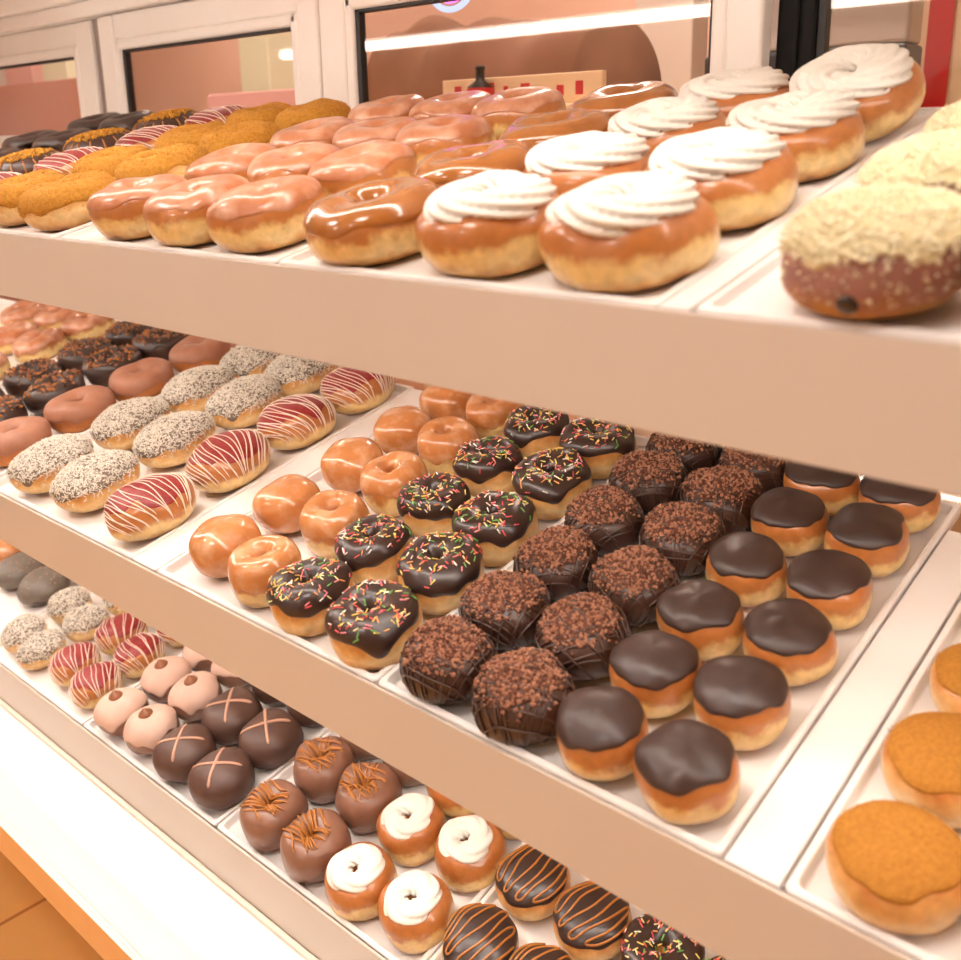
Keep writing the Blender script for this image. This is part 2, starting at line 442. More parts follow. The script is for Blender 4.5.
ceiling_lamp(-3.0, 1.22, 'added unseen ceiling lamp just behind the case, left one', glow='added_kitchen_glow')

# sliding doors at the back ------------------------------------------------
def sliding_door(x0, x1, y, zt, z0, st_l, st_r, rail, label, dark_l=False, gasket=True):
    """frame of rounded stiles and rails with an inner bead, black gasket, pane"""
    t = tag(empty('sliding_door', ((x0 + x1) / 2, y, z0)), label, 'sliding door', 'sliding doors at the back of the case')
    cx = (x0 + x1) / 2
    a0, a1, h = x0 - cx, x1 - cx, zt - z0
    th = 0.024
    b = Boxes(); b.box((a0, 0, 0), (a0 + st_l, th, h), 0.005); b.build('stile', 'frame_dark' if dark_l else 'door_paint', t)
    b = Boxes(); b.box((a1 - st_r, 0, 0), (a1, th, h), 0.005); b.build('stile', 'door_paint', t)
    b = Boxes(); b.box((a0 + st_l, 0.002, h - rail), (a1 - st_r, th - 0.001, h), 0.004); b.build('top_rail', 'door_paint', t)
    b = Boxes(); b.box((a0 + st_l, 0.002, 0), (a1 - st_r, th - 0.001, 0.07), 0.004); b.build('bottom_rail', 'door_paint', t)
    # rounded bead around the opening
    b = Boxes()
    b.box((a0 + st_l - 0.001, 0.0005, 0.069), (a0 + st_l + 0.018, 0.016, h - rail + 0.001), 0.006)
    b.box((a1 - st_r - 0.018, 0.0005, 0.069), (a1 - st_r + 0.001, 0.016, h - rail + 0.001), 0.006)
    b.box((a0 + st_l, 0.0005, h - rail - 0.018), (a1 - st_r, 0.016, h - rail + 0.001), 0.006)
    b.build('glazing_bead', 'frame_dark' if dark_l else 'door_paint', t, smooth=False)
    g0, g1, gh = a0 + st_l + 0.0175, a1 - st_r - 0.0175, h - rail - 0.0175
    b = Boxes()
    b.box((g0, 0.006, 0.065), (g0 + 0.009, 0.018, gh), 0.001)
    b.box((g1 - 0.004, 0.006, 0.065), (g1, 0.018, gh), 0.001)
    b.box((g0, 0.006, gh - 0.005), (g1, 0.018, gh), 0.001)
    b.build('gasket', 'gasket_black', t)
    box('pane', (g0, 0.0105, 0.06), (g1, 0.0145, gh), 'pane_glass', t)
    return t
ZB = 0.4605
sliding_door(-2.62, -1.883, 0.985, CZ + 0.2295, ZB, 0.07, 0.062, 0.042, 'leftmost white sliding door, pink wall behind its glass')
sliding_door(-1.828, -1.195, 0.970, CZ + 0.2285, ZB, 0.053, 0.048, 0.043, 'white-framed sliding door behind the mustard crumb doughnuts')
sliding_door(-1.192, -0.4985, 0.970, CZ + 0.2285, ZB, 0.055, 0.0415, 0.032, 'white-framed sliding door behind the maple rings, neon in its glass')
sliding_door(-0.497, 0.30, 0.9975, CZ + 0.2285, ZB, 0.024, 0.07, 0.032, 'dark-edged sliding door behind the rearmost cream-swirl ring', dark_l=True)
struct(box('trim_1', (-1.8815, 0.992, 0.46), (-1.8295, 1.02, 1.58), 'groove_grey', bev=0.003), 'grey post between the two left sliding doors', 'trim')

# ------------------------------------------------------------------ behind the doors
tag(box('partition', (-5.6, 1.55, 0.0), (-3.02, 1.65, CZ + 0.205), 'pink_panel', bev=0.004), 'pink half wall behind the leftmost sliding door', 'partition')
tag(box('carton', (-3.62, 1.70, CZ + 0.0), (-3.44, 1.80, CZ + 0.36), 'pale_green', bev=0.004), 'pale green carton standing behind the pink half wall', 'carton')
tag(box('carton', (-3.92, 1.70, CZ + 0.0), (-3.70, 1.80, CZ + 0.36), 'pale_rose', bev=0.004), 'rose carton left of the pale green carton', 'carton')
b = Boxes(); b.box((-4.2, 1.68, 0), (-2.98, 1.9, CZ - 0.0005), 0.004)
tag(b.build('back_counter', 'wall_tan'), 'tan counter carrying the two cartons behind the pink half wall', 'counter')
tag(box('locker', (-3.30, 2.30, 0.0), (-3.12, 2.45, 2.1), 'pale_green', bev=0.006), 'tall pale green locker in the kitchen', 'locker')
tag(box('cupboard', (-3.15, 2.05, 0.0), (-2.60, 2.20, CZ + 0.17), 'pale_rose', bev=0.006), 'pale rose cupboard in front of the green locker', 'cupboard')
tag(box('door_post', (-1.154, 1.72, 0.0), (-1.025, 1.78, 2.3), 'post_white', bev=0.004), 'white post seen through the glass behind the maple rings', 'post')
tag(box('metal_cabinet', (-0.86, 1.50, CZ + 0.128), (-0.545, 1.555, CZ + 0.42), 'grey_metal', bev=0.006), 'grey metal cabinet behind the dark-edged sliding door', 'cabinet')
tag(box('dark_stand', (-0.865, 1.49, 0.0), (-0.543, 1.56, CZ + 0.1275), 'black_plastic', bev=0.006), 'black stand under the grey metal cabinet', 'stand')
cp = tag(empty('partition', (-0.66, 1.72, 0)), 'cream partition panel with a red stripe, right of the grey metal cabinet', 'partition')
Boxes().box((0, 0, 0), (1.56, 0.04, 2.2), 0.003).build('partition_panel', 'wall_cream', cp)
tag(Boxes().box((0.066, -0.006, 0.85), (0.104, 0.001, 1.8), 0.001).build('stripe_board', 'red_paint', cp), 'red vertical stripe')

# brown cloth slumped over a work table
def cloth_heap():
    nx, ny = 60, 30
    vs, fs = [], []
    for j in range(ny + 1):
        for i in range(nx + 1):
            u, w = i / nx, j / ny
            x = -1.62 + 0.585 * u
            prof = min(1.0, (u / 0.22)) ** 0.5 if u < 0.22 else 1.0 - 0.25 * (u - 0.22)
            ang = PI * w
            hgt = 0.17 * prof * math.sin(ang) ** 0.7
            fold = 0.016 * math.sin(u * 46 + 3 * w) * (1 - u) ** 2 * math.sin(ang) + 0.009 * math.sin(u * 17 - 5 * w)
            y = 1.50 - 0.15 * math.cos(ang) * (0.6 + 0.4 * prof) - fold * 0.8
            vs.append((x, y, CZ + 0.0575 + hgt + fold * (1 if 0 < j < ny else 0)))
    for j in range(ny):
        for i in range(nx):
            a = j * (nx + 1) + i
            fs.append((a, a + 1, a + nx + 2, a + nx + 1))
    fs.append(tuple(j * (nx + 1) for j in range(ny + 1)))
    fs.append(tuple(j * (nx + 1) + nx for j in reversed(range(ny + 1))))
    fs.append(tuple(list(range(nx, -1, -1)) + [ny * (nx + 1) + i for i in range(nx + 1)]))
    o = link_mesh('cloth', vs, fs, 'brown_cloth')
    tag(o, 'brown rumpled cloth heaped on the table behind the glass', 'cloth')
cloth_heap()
tb = tag(empty('work_table', (-1.25, 1.5, 0)), 'work table under the brown cloth behind the sliding doors', 'table')
Boxes().box((-0.45, -0.26, CZ + 0.02), (0.375, 0.2, CZ + 0.0545), 0.004).build('table_top', 'board_cream', tb)
for lx, ly in ((-0.42, -0.22), (0.34, -0.22), (-0.42, 0.16), (0.34, 0.16)):
    Boxes().box((lx - 0.02, ly - 0.02, 0.0), (lx + 0.02, ly + 0.02, CZ + 0.0195), 0.003).build('leg', 'board_cream', tb)
bd = tag(empty('notice_board', (-1.03, 1.26, CZ + 0.055)), 'cream board with small red marks below the brown cloth', 'board')
Boxes().box((-0.20, 0, 0.0), (0.13, 0.012, 0.045), 0.002).build('board_panel', 'board_cream', bd)
random.seed(5)
for k in range(8):
    xx = -0.17 + k * 0.036
    Boxes().box((xx, -0.002, 0.012), (xx + random.uniform(0.008, 0.018), 0.001, 0.012 + random.uniform(0.012, 0.026)), 0.0005).build('red_mark', 'red_paint', bd)
def lathe(prof, n=24):
    vs, fs = [], []
    m = len(prof)
    for i in range(n):
        a = 2 * PI * i / n
        for r, z in prof: vs.append((r * math.cos(a), r * math.sin(a), z))
    for i in range(n):
        for k in range(m - 1):
            fs.append((i * m + k, ((i + 1) % n) * m + k, ((i + 1) % n) * m + k + 1, i * m + k + 1))
    return vs, fs
bo = tag(empty('bottle', (-1.13, 1.245, CZ + 0.0555)), 'small dark bottle with a red label beside the notice board', 'bottle')
link_mesh('bottle_body', *lathe([(0.0001, 0), (0.02, 0), (0.021, 0.004), (0.021, 0.030), (0.008, 0.040), (0.007, 0.056), (0.0085, 0.057), (0.0085, 0.062), (0.0001, 0.062)]), 'black_plastic', bo)
link_mesh('bottle_label', *lathe([(0.0213, 0.006), (0.0215, 0.007), (0.0215, 0.027), (0.0213, 0.028)]), 'red_paint', bo)

# neon ring hanging in the kitchen
def torus(R, r, n=48, m=10):
    vs, fs = [], []
    for i in range(n):
        a = 2 * PI * i / n
        for k in range(m):
            c = 2 * PI * k / m
            vs.append(((R + r * math.cos(c)) * math.cos(a), r * math.sin(c), (R + r * math.cos(c)) * math.sin(a)))
    for i in range(n):
        for k in range(m):
            fs.append((i * m + k, ((i + 1) % n) * m + k, ((i + 1) % n) * m + (k + 1) % m, i * m + (k + 1) % m))
    return vs, fs
ne = tag(empty('neon_sign', (-1.205, 1.26, CZ + 0.268)), 'glowing ring neon sign, white outside and pink inside, behind the glass', 'neon sign')
link_mesh('outer_ring', *torus(0.058, 0.005), 'neon_white', ne)
link_mesh('inner_ring', *torus(0.044, 0.005), 'neon_pink', ne)
link_mesh('inner_ring', *torus(0.020, 0.005), 'neon_pink', ne)
for sx in (-0.03, 0.03):
    Boxes().box((sx - 0.001, -0.001, 0.045), (sx + 0.001, 0.001, ZC - CZ - 0.268 - 0.0005)).build('hanging_wire', 'black_plastic', ne)
Boxes().box((-0.062, 0.006, -0.004), (0.062, 0.012, 0.004), 0.001).build('cross_bar', 'black_plastic', ne)

# ------------------------------------------------------------------ doughnut geometry
def spow(x, p): return np.sign(x) * np.abs(x) ** p

class Body:
    """A doughnut surface: angle a runs pi (hole side) / pi/2 (top) / 0 (outside) / -pi/2 (bottom); th runs round the axis."""
    def __init__(s, ring, R, H, hole=0.008, e=2.4, seed=0, amp=0.0016, sx=1.0, sy=1.0, dimple=0.0):
        s.ring, s.R, s.H, s.hole, s.e, s.sx, s.sy, s.dimple = ring, R, H, hole, e, sx, sy, dimple
        rr = random.Random(seed)
        s.w = [(rr.uniform(0.3, 1.0) * amp / (1 + 0.4 * k), k + 1, rr.choice((-2, -1, 0, 1, 2)), rr.uniform(0, 6.28)) for k in range(5)]
        s.amax = PI if ring else PI / 2
    def base(s, th, a):
        c, n = np.cos(a), np.sin(a)
        if s.ring:
            rc, A = (s.R + s.hole) / 2, (s.R - s.hole) / 2
            r = rc + A * spow(c, 2 / s.e)
        else:
            r = s.R * np.abs(np.clip(c, 0, 1)) ** (2 / s.e)
        z = s.H / 2 + s.H / 2 * spow(n, 2 / s.e)
        d = sum(A_ * np.sin(k * th + m * a + p) for A_, k, m, p in s.w)
        f = np.clip(r / s.R, 0, 1)
        r = r + d * f * np.clip(0.4 + c, 0, 1)
        z = z + 0.8 * d * np.clip(n, 0, 1) * (f if not s.ring else 1)
        if s.dimple: z = z - s.dimple * np.exp(-(r / (0.3 * s.R)) ** 2) * np.clip(n, 0, 1)
        return np.stack([r * np.cos(th) * s.sx, r * np.sin(th) * s.sy, z], -1)
    def normal(s, th, a):
        h = 1e-3
        t1 = s.base(th + h, a) - s.base(th - h, a)
        t2 = s.base(th, a - h) - s.base(th, a + h)
        n = np.cross(t2, t1)
        l = np.linalg.norm(n, axis=-1, keepdims=True)
        bad = (l < 1e-12)
        n = n / np.where(bad, 1, l)
        return np.where(bad, np.array([0, 0, 1.0]), n)
    def pt(s, th, a, off=0.0):
        th, a = np.broadcast_arrays(np.asarray(th, float), np.asarray(a, float))
        off = np.broadcast_to(np.asarray(off, float), th.shape)
        return s.base(th, a) + s.normal(th, a) * off[..., None]
    def mesh(s, n=44, m=26):
        th = np.linspace(0, 2 * PI, n, endpoint=False)
        if s.ring:
            a = PI - np.linspace(0, 2 * PI, m, endpoint=False)
            P = s.pt(th[:, None], a[None, :])
            vs = P.reshape(-1, 3)
            fs = [(i * m + k, ((i + 1) % n) * m + k, ((i + 1) % n) * m + (k + 1) % m, i * m + (k + 1) % m) for i in range(n) for k in range(m)]
            return vs, fs
        a = np.linspace(PI / 2, -PI / 2, m + 1)[1:-1]
        P = s.pt(th[:, None], a[None, :]).reshape(-1, 3)
        top = s.base(np.array(0.0), np.array(PI / 2 - 1e-4)); bot = s.base(np.array(0.0), np.array(-PI / 2 + 1e-4))
        top = np.array([0, 0, top[2]]); bot = np.array([0, 0, bot[2]])
        k_ = m - 1
        vs = np.vstack([P, top, bot])
        fs = [(i * k_ + k, ((i + 1) % n) * k_ + k, ((i + 1) % n) * k_ + k + 1, i * k_ + k + 1) for i in range(n) for k in range(k_ - 1)]
        fs += [(n * k_, ((i + 1) % n) * k_, i * k_) for i in range(n)] + [(n * k_ + 1, i * k_ + k_ - 1, ((i + 1) % n) * k_ + k_ - 1) for i in range(n)]
        return vs, fs
    def cap(s, t=0.0016, lim=0.25, wav=0.15, seed=0, a_in=None, n=72, m=20, drips=0, lump=0.0):
        """icing: a skin of thickness t over the top, ending in a wavy rounded edge"""
        rr = random.Random(seed + 77)
        th = np.linspace(0, 2 * PI, n, endpoint=False)
        L = np.full(n, lim)
        for k in (2, 3, 5, 7, 11):
            L = L + wav / (1 + 0.25 * k) * rr.uniform(0.4, 1) * np.sin(k * th + rr.uniform(0, 6.28))
        for _ in range(drips):
            c = rr.uniform(0, 2 * PI); w = rr.uniform(0.06, 0.11)
            d = np.angle(np.exp(1j * (th - c)))
            L = L - rr.uniform(0.4, 0.9) * np.exp(-(d / w) ** 2)
        a0 = (2.75 if a_in is None else a_in) if s.ring else PI / 2
        v = np.linspace(0, 1, m)
        v = 1 - (1 - v) ** 1.3
        A = a0 + (L[:, None] - a0) * v[None, :]
        prof = t * (1 - np.clip((v - 0.88) / 0.12, 0, 1) ** 3 * 1.0)
        if s.ring: prof = prof * (1 - np.clip((0.12 - v) / 0.12, 0, 1) ** 3)
        OFF = np.broadcast_to(prof[None, :], A.shape).copy()
        if lump:
            OFF += lump * np.clip(prof / t, 0, 1)[None, :] * np.sin(3 * th[:, None] + 5 * A + rr.uniform(0, 6)) * np.sin(2 * A * 2 + th[:, None] * 2 + rr.uniform(0, 6)) * np.clip((PI / 2 - np.abs(A - PI / 2)) / 0.6, 0, 1) * (1 if s.ring else np.clip((PI / 2 - A) / 0.5, 0, 1) ** 2)
        OFF[:, -1] = -0.0012
        if s.ring: OFF[:, 0] = -0.0012
        P = s.pt(np.broadcast_to(th[:, None], A.shape), A, OFF)
        if not s.ring:
            topz = s.base(np.array(0.0), np.array(PI / 2 - 1e-4))[2] + t
            P = P[:, 1:]
            mm = m - 1
            vs = np.vstack([P.reshape(-1, 3), [[0, 0, topz]]])
            fs = [(i * mm + k, ((i + 1) % n) * mm + k, ((i + 1) % n) * mm + k + 1, i * mm + k + 1) for i in range(n) for k in range(mm - 1)]
            fs += [(n * mm, ((i + 1) % n) * mm, i * mm) for i in range(n)]
            return vs, fs
        vs = P.reshape(-1, 3)
        fs = [(i * m + k, ((i + 1) % n) * m + k, ((i + 1) % n) * m + k + 1, i * m + k + 1) for i in range(n) for k in range(m - 1)]
        return vs, fs
    def scatter(s, rng, N, a_lo, a_hi, edge=0.15):
        """points spread evenly over the top between angles a_lo (outside) and a_hi"""
        out_t, out_a = [], []
        while len(out_t) < N:
            th = rng.uniform(0, 2 * PI, 4 * N); a = rng.uniform(a_lo, a_hi, 4 * N) + rng.normal(0, edge, 4 * N) * 0.5
            a = np.clip(a, -0.9, s.amax - 0.01)
            P = s.base(th, a); r = np.hypot(P[:, 0], P[:, 1]) / s.R
            h = 1e-3
            ds = np.linalg.norm(s.base(th, a + h) - s.base(th, a - h), axis=-1) / (2 * h) / s.R
            keep = rng.uniform(0, 1.3, 4 * N) < r * ds
            out_t += list(th[keep]); out_a += list(a[keep])
        return np.array(out_t[:N]), np.array(out_a[:N])
    def rho(s, x, y):
        """flat plan position (unit disc) -> (th, a)"""
        r = np.hypot(x, y)
        return np.arctan2(y, x), s.amax * (1 - r)

def frames(nrm, rng):
    r = rng.normal(0, 1, nrm.shape)
    t = np.cross(nrm, r); t /= np.linalg.norm(t, axis=1, keepdims=True)
    b = np.cross(nrm, t)
    return t, b

ICO = None
def ico():
    global ICO
    if ICO is None:
        p = (1 + 5 ** 0.5) / 2
        v = np.array([(-1, p, 0), (1, p, 0), (-1, -p, 0), (1, -p, 0), (0, -1, p), (0, 1, p), (0, -1, -p), (0, 1, -p), (p, 0, -1), (p, 0, 1), (-p, 0, -1), (-p, 0, 1)], float)
        v /= np.linalg.norm(v[0])
        f = [(0, 11, 5), (0, 5, 1), (0, 1, 7), (0, 7, 10), (0, 10, 11), (1, 5, 9), (5, 11, 4), (11, 10, 2), (10, 7, 6), (7, 1, 8), (3, 9, 4), (3, 4, 2), (3, 2, 6), (3, 6, 8), (3, 8, 9), (4, 9, 5), (2, 4, 11), (6, 2, 10), (8, 6, 7), (9, 8, 1)]
        ICO = v, np.array(f)
    return ICO
BOXV = np.array([(x, y, z) for x in (-1, 1) for y in (-1, 1) for z in (-1, 1)], float)
BOXF = np.array([(0, 1, 3, 2), (4, 6, 7, 5), (0, 4, 5, 1), (2, 3, 7, 6), (0, 2, 6, 4), (1, 5, 7, 3)])
_c = [(math.cos(2 * PI * k / 6), math.sin(2 * PI * k / 6)) for k in range(6)]
SPV = np.array([(-1, 0.45 * c, 0.45 * d) for c, d in _c] + [(-0.8, c, d) for c, d in _c] + [(0.8, c, d) for c, d in _c] + [(1, 0.45 * c, 0.45 * d) for c, d in _c], float)
SPF = [(r * 6 + k, r * 6 + (k + 1) % 6, (r + 1) * 6 + (k + 1) % 6, (r + 1) * 6 + k) for r in range(3) for k in range(6)]

def bits(body, N, a_lo, a_hi, size, shape, mats, seed, off=0.0, tilt=0.5, edge=0.15, mask=None):
    rng = np.random.default_rng(seed)
    th, a = body.scatter(rng, N, a_lo, a_hi, edge)
    if mask is not None:
        k = mask(th, a); th, a = th[k], a[k]; N = len(th)
    P = body.pt(th, a, off); nr = body.normal(th, a)
    t, b = frames(nr, rng)
    if shape == 'ico': bv, bf = ico()
    elif shape == 'shred': bv, bf = BOXV, BOXF
    else: bv, bf = SPV, SPF
    if shape == 'ico':
        sc_ = rng.uniform(0.5, 1.0, (N, 3)) * rng.uniform(size[0], size[1], (N, 1))
    elif shape == 'shred':
        sc_ = np.stack([rng.uniform(size[0], size[1], N), np.full(N, size[2]), np.full(N, size[2] * 0.6)], 1)
    else:
        sc_ = np.stack([rng.uniform(size[0], size[1], N), np.full(N, size[2]), np.full(N, size[2])], 1)
    # tip each bit away from the surface a little
    k = rng.normal(0, tilt, N)[:, None]
    t2 = t * np.cos(k) + nr * np.sin(k); n2 = nr * np.cos(k) - t * np.sin(k)
    L = bv[None] * sc_[:, None, :]
    if shape == 'ico': L = L * rng.uniform(0.75, 1.2, (N, len(bv), 1))
    V = P[:, None] + L[..., 0:1] * t2[:, None] + L[..., 1:2] * b[:, None] + L[..., 2:3] * n2[:, None]
    nb = len(bv)
    vs = V.reshape(-1, 3)
    fs = [tuple(int(q) + i * nb for q in f) for i in range(N) for f in bf]
    mi = [int(m) for m in np.repeat(rng.integers(0, len(mats), N), len(bf))]
    return vs, fs, mi

def strand(body, path, w, h, off, nseg=6):
    """a strand of icing lying on the surface along plan positions PATH (unit disc)"""
    path = np.array(path, float)
    th, a = body.rho(path[:, 0], path[:, 1])
    P = body.pt(th, a, off); nr = body.normal(th, a)
    t = np.gradient(P, axis=0); t /= np.linalg.norm(t, axis=1, keepdims=True) + 1e-12
    b = np.cross(nr, t); b /= np.linalg.norm(b, axis=1, keepdims=True) + 1e-12
    n = np.cross(t, b)
    k = len(P)
    tap = np.ones(k); tap[0] = tap[-1] = 0.35
    vs = []
    for q in range(nseg):
        c = 2 * PI * q / nseg
        vs.append(P + (b * (w * math.cos(c)) + n * (h * math.sin(c))) * tap[:, None])
    V = np.stack(vs, 1).reshape(-1, 3)
    fs = [(i * nseg + q, i * nseg + (q + 1) % nseg, (i + 1) * nseg + (q + 1) % nseg, (i + 1) * nseg + q) for i in range(k - 1) for q in range(nseg)]
    fs += [tuple(range(nseg)), tuple((k - 1) * nseg + q for q in reversed(range(nseg)))]
    return V, fs
def join(parts):
    vs, fs, n = [], [], 0
    for p in parts:
        v, f = p[0], p[1]
        vs.append(np.asarray(v)); fs += [tuple(int(q) + n for q in ff) for ff in f]; n += len(v)
    return np.vstack(vs), fs

def lines(body, rr, n, ang, w, h, off, rmax=1.15, wig=0.03, spread=0.85, zig=False, npt=26):
    """roughly parallel strands across the top at angle ANG"""
    out = []
    ca, sa = math.cos(ang), math.sin(ang)
    if zig:
        pts = []
        for k in range(n):
            o_ = -spread + 2 * spread * k / (n - 1)
            half = math.sqrt(max(0.03, 0.72 ** 2 - o_ * o_)) * rr.uniform(0.85, 1.0)
            seg = np.linspace(-half, half, 16)
            if k % 2: seg = seg[::-1]
            ph = rr.uniform(0, 6.28)
            for q in seg:
                u = o_ + wig * math.sin(q * 5 + ph)
                pts.append((u * ca - q * sa, u * sa + q * ca))
        # round the turns off
        P = np.array(pts)
        for _ in range(3):
            P[1:-1] = (P[:-2] + 2 * P[1:-1] + P[2:]) / 4
        return [strand(body, P, w, h, off)]
    for k in range(n):
        o_ = -spread + 2 * spread * (k + rr.uniform(-0.35, 0.35)) / max(1, n - 1)
        half = math.sqrt(max(0.02, rmax ** 2 - o_ * o_)) * rr.uniform(0.8, 1.0)
        da = rr.uniform(-0.12, 0.12); c2, s2 = math.cos(ang + da), math.sin(ang + da)
        ph = rr.uniform(0, 6.28); sh = rr.uniform(-0.1, 0.1)
        P = []
        for q in np.linspace(-half + sh, half + sh, npt):
            u = o_ + wig * math.sin(q * 4 + ph)
            x, y = u * c2 - q * s2, u * s2 + q * c2
            if math.hypot(x, y) < rmax: P.append((x, y))
        if len(P) > 4: out.append(strand(body, P, w, h, off))
    return out

def swirl(body, Rs, r0, zc, seed, lobes=6, twist=5, depth=0.2, flat=0.8, n=150, m=42):
    """piped whipped cream: a ring with twisted ridges"""
    rr = random.Random(seed)
    th = np.linspace(0, 2 * PI, n, endpoint=False)[:, None]; c = np.linspace(0, 2 * PI, m, endpoint=False)[None, :]
    p1, p2 = rr.uniform(0, 6.28), rr.uniform(0, 6.28)
    ridge = np.abs(np.sin((lobes * c + twist * th) / 2 + p1))
    r = r0 * (1 - depth + depth * 1.6 * (1 - (1 - ridge) ** 1.6)) * (1 + 0.07 * np.sin(2 * th + p2) + 0.05 * np.sin(5 * th + p1))
    rc = Rs * (1 + 0.04 * np.sin(3 * th + p2))
    X = (rc + r * np.cos(c)) * np.cos(th) * body.sx; Y = (rc + r * np.cos(c)) * np.sin(th) * body.sy
    Z = zc + r * np.sin(c) * flat + 0.0 * th
    vs = np.stack([X, Y, Z], -1).reshape(-1, 3)
    fs = [(i * m + k, ((i + 1) % n) * m + k, ((i + 1) % n) * m + (k + 1) % m, i * m + (k + 1) % m) for i in range(n) for k in range(m)]
    return vs, fs

# ------------------------------------------------------------------ doughnut kinds: each returns an Empty with its parts
def root(name): return empty(name)
def stuff(o): o['kind'] = 'stuff'; return o

def k_glazed_shell(sd):
    r = root('filled_doughnut'); b = Body(False, 0.0385, 0.057, e=2.5, seed=sd, amp=0.0020)
    link_mesh('dough', *b.mesh(), 'dough_amber', r)
    link_mesh('glaze', *b.cap(0.0006, -0.75, 0.12, sd), 'glaze_clear_tan', r)
    return r
def k_glazed_ring(sd):
    r = root('ring_doughnut'); b = Body(True, 0.0385, 0.054, 0.0050, 2.5, sd, 0.0018)
    link_mesh('dough', *b.mesh(), 'dough_raised', r)
    link_mesh('glaze', *b.cap(0.0008, 0.02, 0.18, sd), 'glaze_clear_tan', r)
    return r
def k_sprinkle(sd):
    r = root('ring_doughnut'); b = Body(True, 0.0415, 0.051, 0.0040, 2.4, sd, 0.0018)
    link_mesh('dough', *b.mesh(), 'dough_pale', r)
    link_mesh('icing', *b.cap(0.0018, 0.22, 0.22, sd), 'choc_icing', r)
    v, f, mi = bits(b, 130, 0.75, 2.6, (0.0024, 0.0036, 0.0007), 'sprinkle', SPR, sd, off=0.0022, tilt=0.12, edge=0.3)
    stuff(link_mesh('sprinkles', v, f, SPR, r, midx=mi))
    return r
def k_crumbball(sd):
    rr = random.Random(sd)
    r = root('filled_doughnut'); b = Body(False, 0.0395, 0.055, e=2.4, seed=sd, amp=0.0022)
    link_mesh('dough', *b.mesh(), 'choc_coating', r)
    S = lines(b, rr, 12, rr.uniform(-0.3, 0.3), 0.0010, 0.0010, 0.0008, 1.4) + lines(b, rr, 9, rr.uniform(1.2, 2.0), 0.0010, 0.0010, 0.0012, 1.35)
    link_mesh('icing_drizzle', *join(S), 'choc_line', r)
    link_mesh('crumb_bed', *b.cap(0.0010, 0.80, 0.22, sd, lump=0.0006), 'choc_crumb_dark', r)
    v, f, mi = bits(b, 900, 0.62, PI / 2, (0.0005, 0.0027), 'ico', ['choc_crumb', 'choc_crumb_dark', 'choc_crumb'], sd, off=0.0016, edge=0.22)
    stuff(link_mesh('crumb_topping', v, f, ['choc_crumb', 'choc_crumb_dark', 'choc_crumb'], r, smooth=False, midx=mi))
    return r
def k_bar(sd):
    r = root('filled_doughnut'); b = Body(False, 0.0358, 0.053, e=2.7, seed=sd, amp=0.0018)
    link_mesh('dough', *b.mesh(), 'dough_raised', r)
    link_mesh('icing', *b.cap(0.002, 0.46, 0.10, sd, drips=0, lump=0.0003), 'choc_gloss', r)
    return r
def k_spice(sd):
    r = root('filled_doughnut'); b = Body(False, 0.041, 0.046, e=2.8, seed=sd, amp=0.0018)
    link_mesh('dough', *b.mesh(), 'dough_pale', r)
    link_mesh('spice_topping', *b.cap(0.0016, 0.52, 0.12, sd, lump=0.0002), 'spice_sugar', r)
    v, f, mi = bits(b, 260, 0.5, PI / 2, (0.0004, 0.0008), 'ico', ['spice_sugar'], sd, off=0.0017)
    stuff(link_mesh('spice_grains', v, f, ['spice_sugar'], r, smooth=False))
    return r
def coconut(sd, R, H, sx, sy, N, fl=(0.0018, 0.0034, 0.0005)):
    r = root('filled_doughnut'); b = Body(False, R, H, e=2.5, seed=sd, amp=0.002, sx=sx, sy=sy)
    link_mesh('dough', *b.mesh(), 'dough_pale', r)
    link_mesh('icing', *b.cap(0.0012, 0.18, 0.2, sd), 'coconut_base', r)
    mm = ['coconut_flake', 'coconut_flake_dull', 'coconut_flake', 'coconut_flake']
    v, f, mi = bits(b, N, 0.2, PI / 2, fl, 'shred', mm, sd, off=0.0016, tilt=0.45, edge=0.25)
    stuff(link_mesh('coconut_flakes', v, f, mm, r, smooth=False, midx=mi))
    return r
def k_coconut(sd): return coconut(sd, 0.05, 0.056, 0.98, 1.12, 2600, (0.0013, 0.0026, 0.0005))
def k_coconut_small(sd): return coconut(sd, 0.0375, 0.046, 0.97, 1.03, 1300, (0.0013, 0.0024, 0.0005))
def red(sd, R, H, sx, sy, n):
    rr = random.Random(sd)
    r = root('filled_doughnut'); b = Body(False, R, H, e=2.6, seed=sd, amp=0.0022, sx=sx, sy=sy)
    link_mesh('dough', *b.mesh(), 'dough_raised', r)
    link_mesh('red_topping', *b.cap(0.0009, 0.55, 0.3, sd), 'red_jelly', r)
    link_mesh('icing_drizzle', *join(lines(b, rr, n, PI / 2 + rr.uniform(-0.35, 0.15), 0.0007, 0.0006, 0.0013, 1.12, 0.02, 0.92)), 'white_icing', r)
    return r
def k_red(sd): return red(sd, 0.05, 0.059, 0.98, 1.09, 25)
def k_red_small(sd): return red(sd, 0.0385, 0.053, 0.97, 1.03, 17)
def k_red_flat(sd): return red(sd, 0.05, 0.045, 0.98, 1.09, 18)
def k_brown(sd):
    r = root('ring_doughnut'); b = Body(True, 0.052, 0.046, 0.006, 2.3, sd, 0.0018)
    link_mesh('dough', *b.mesh(), 'dough_cake', r)
    link_mesh('icing', *b.cap(0.0016, -0.02, 0.18, sd), 'brown_icing', r)
    return r
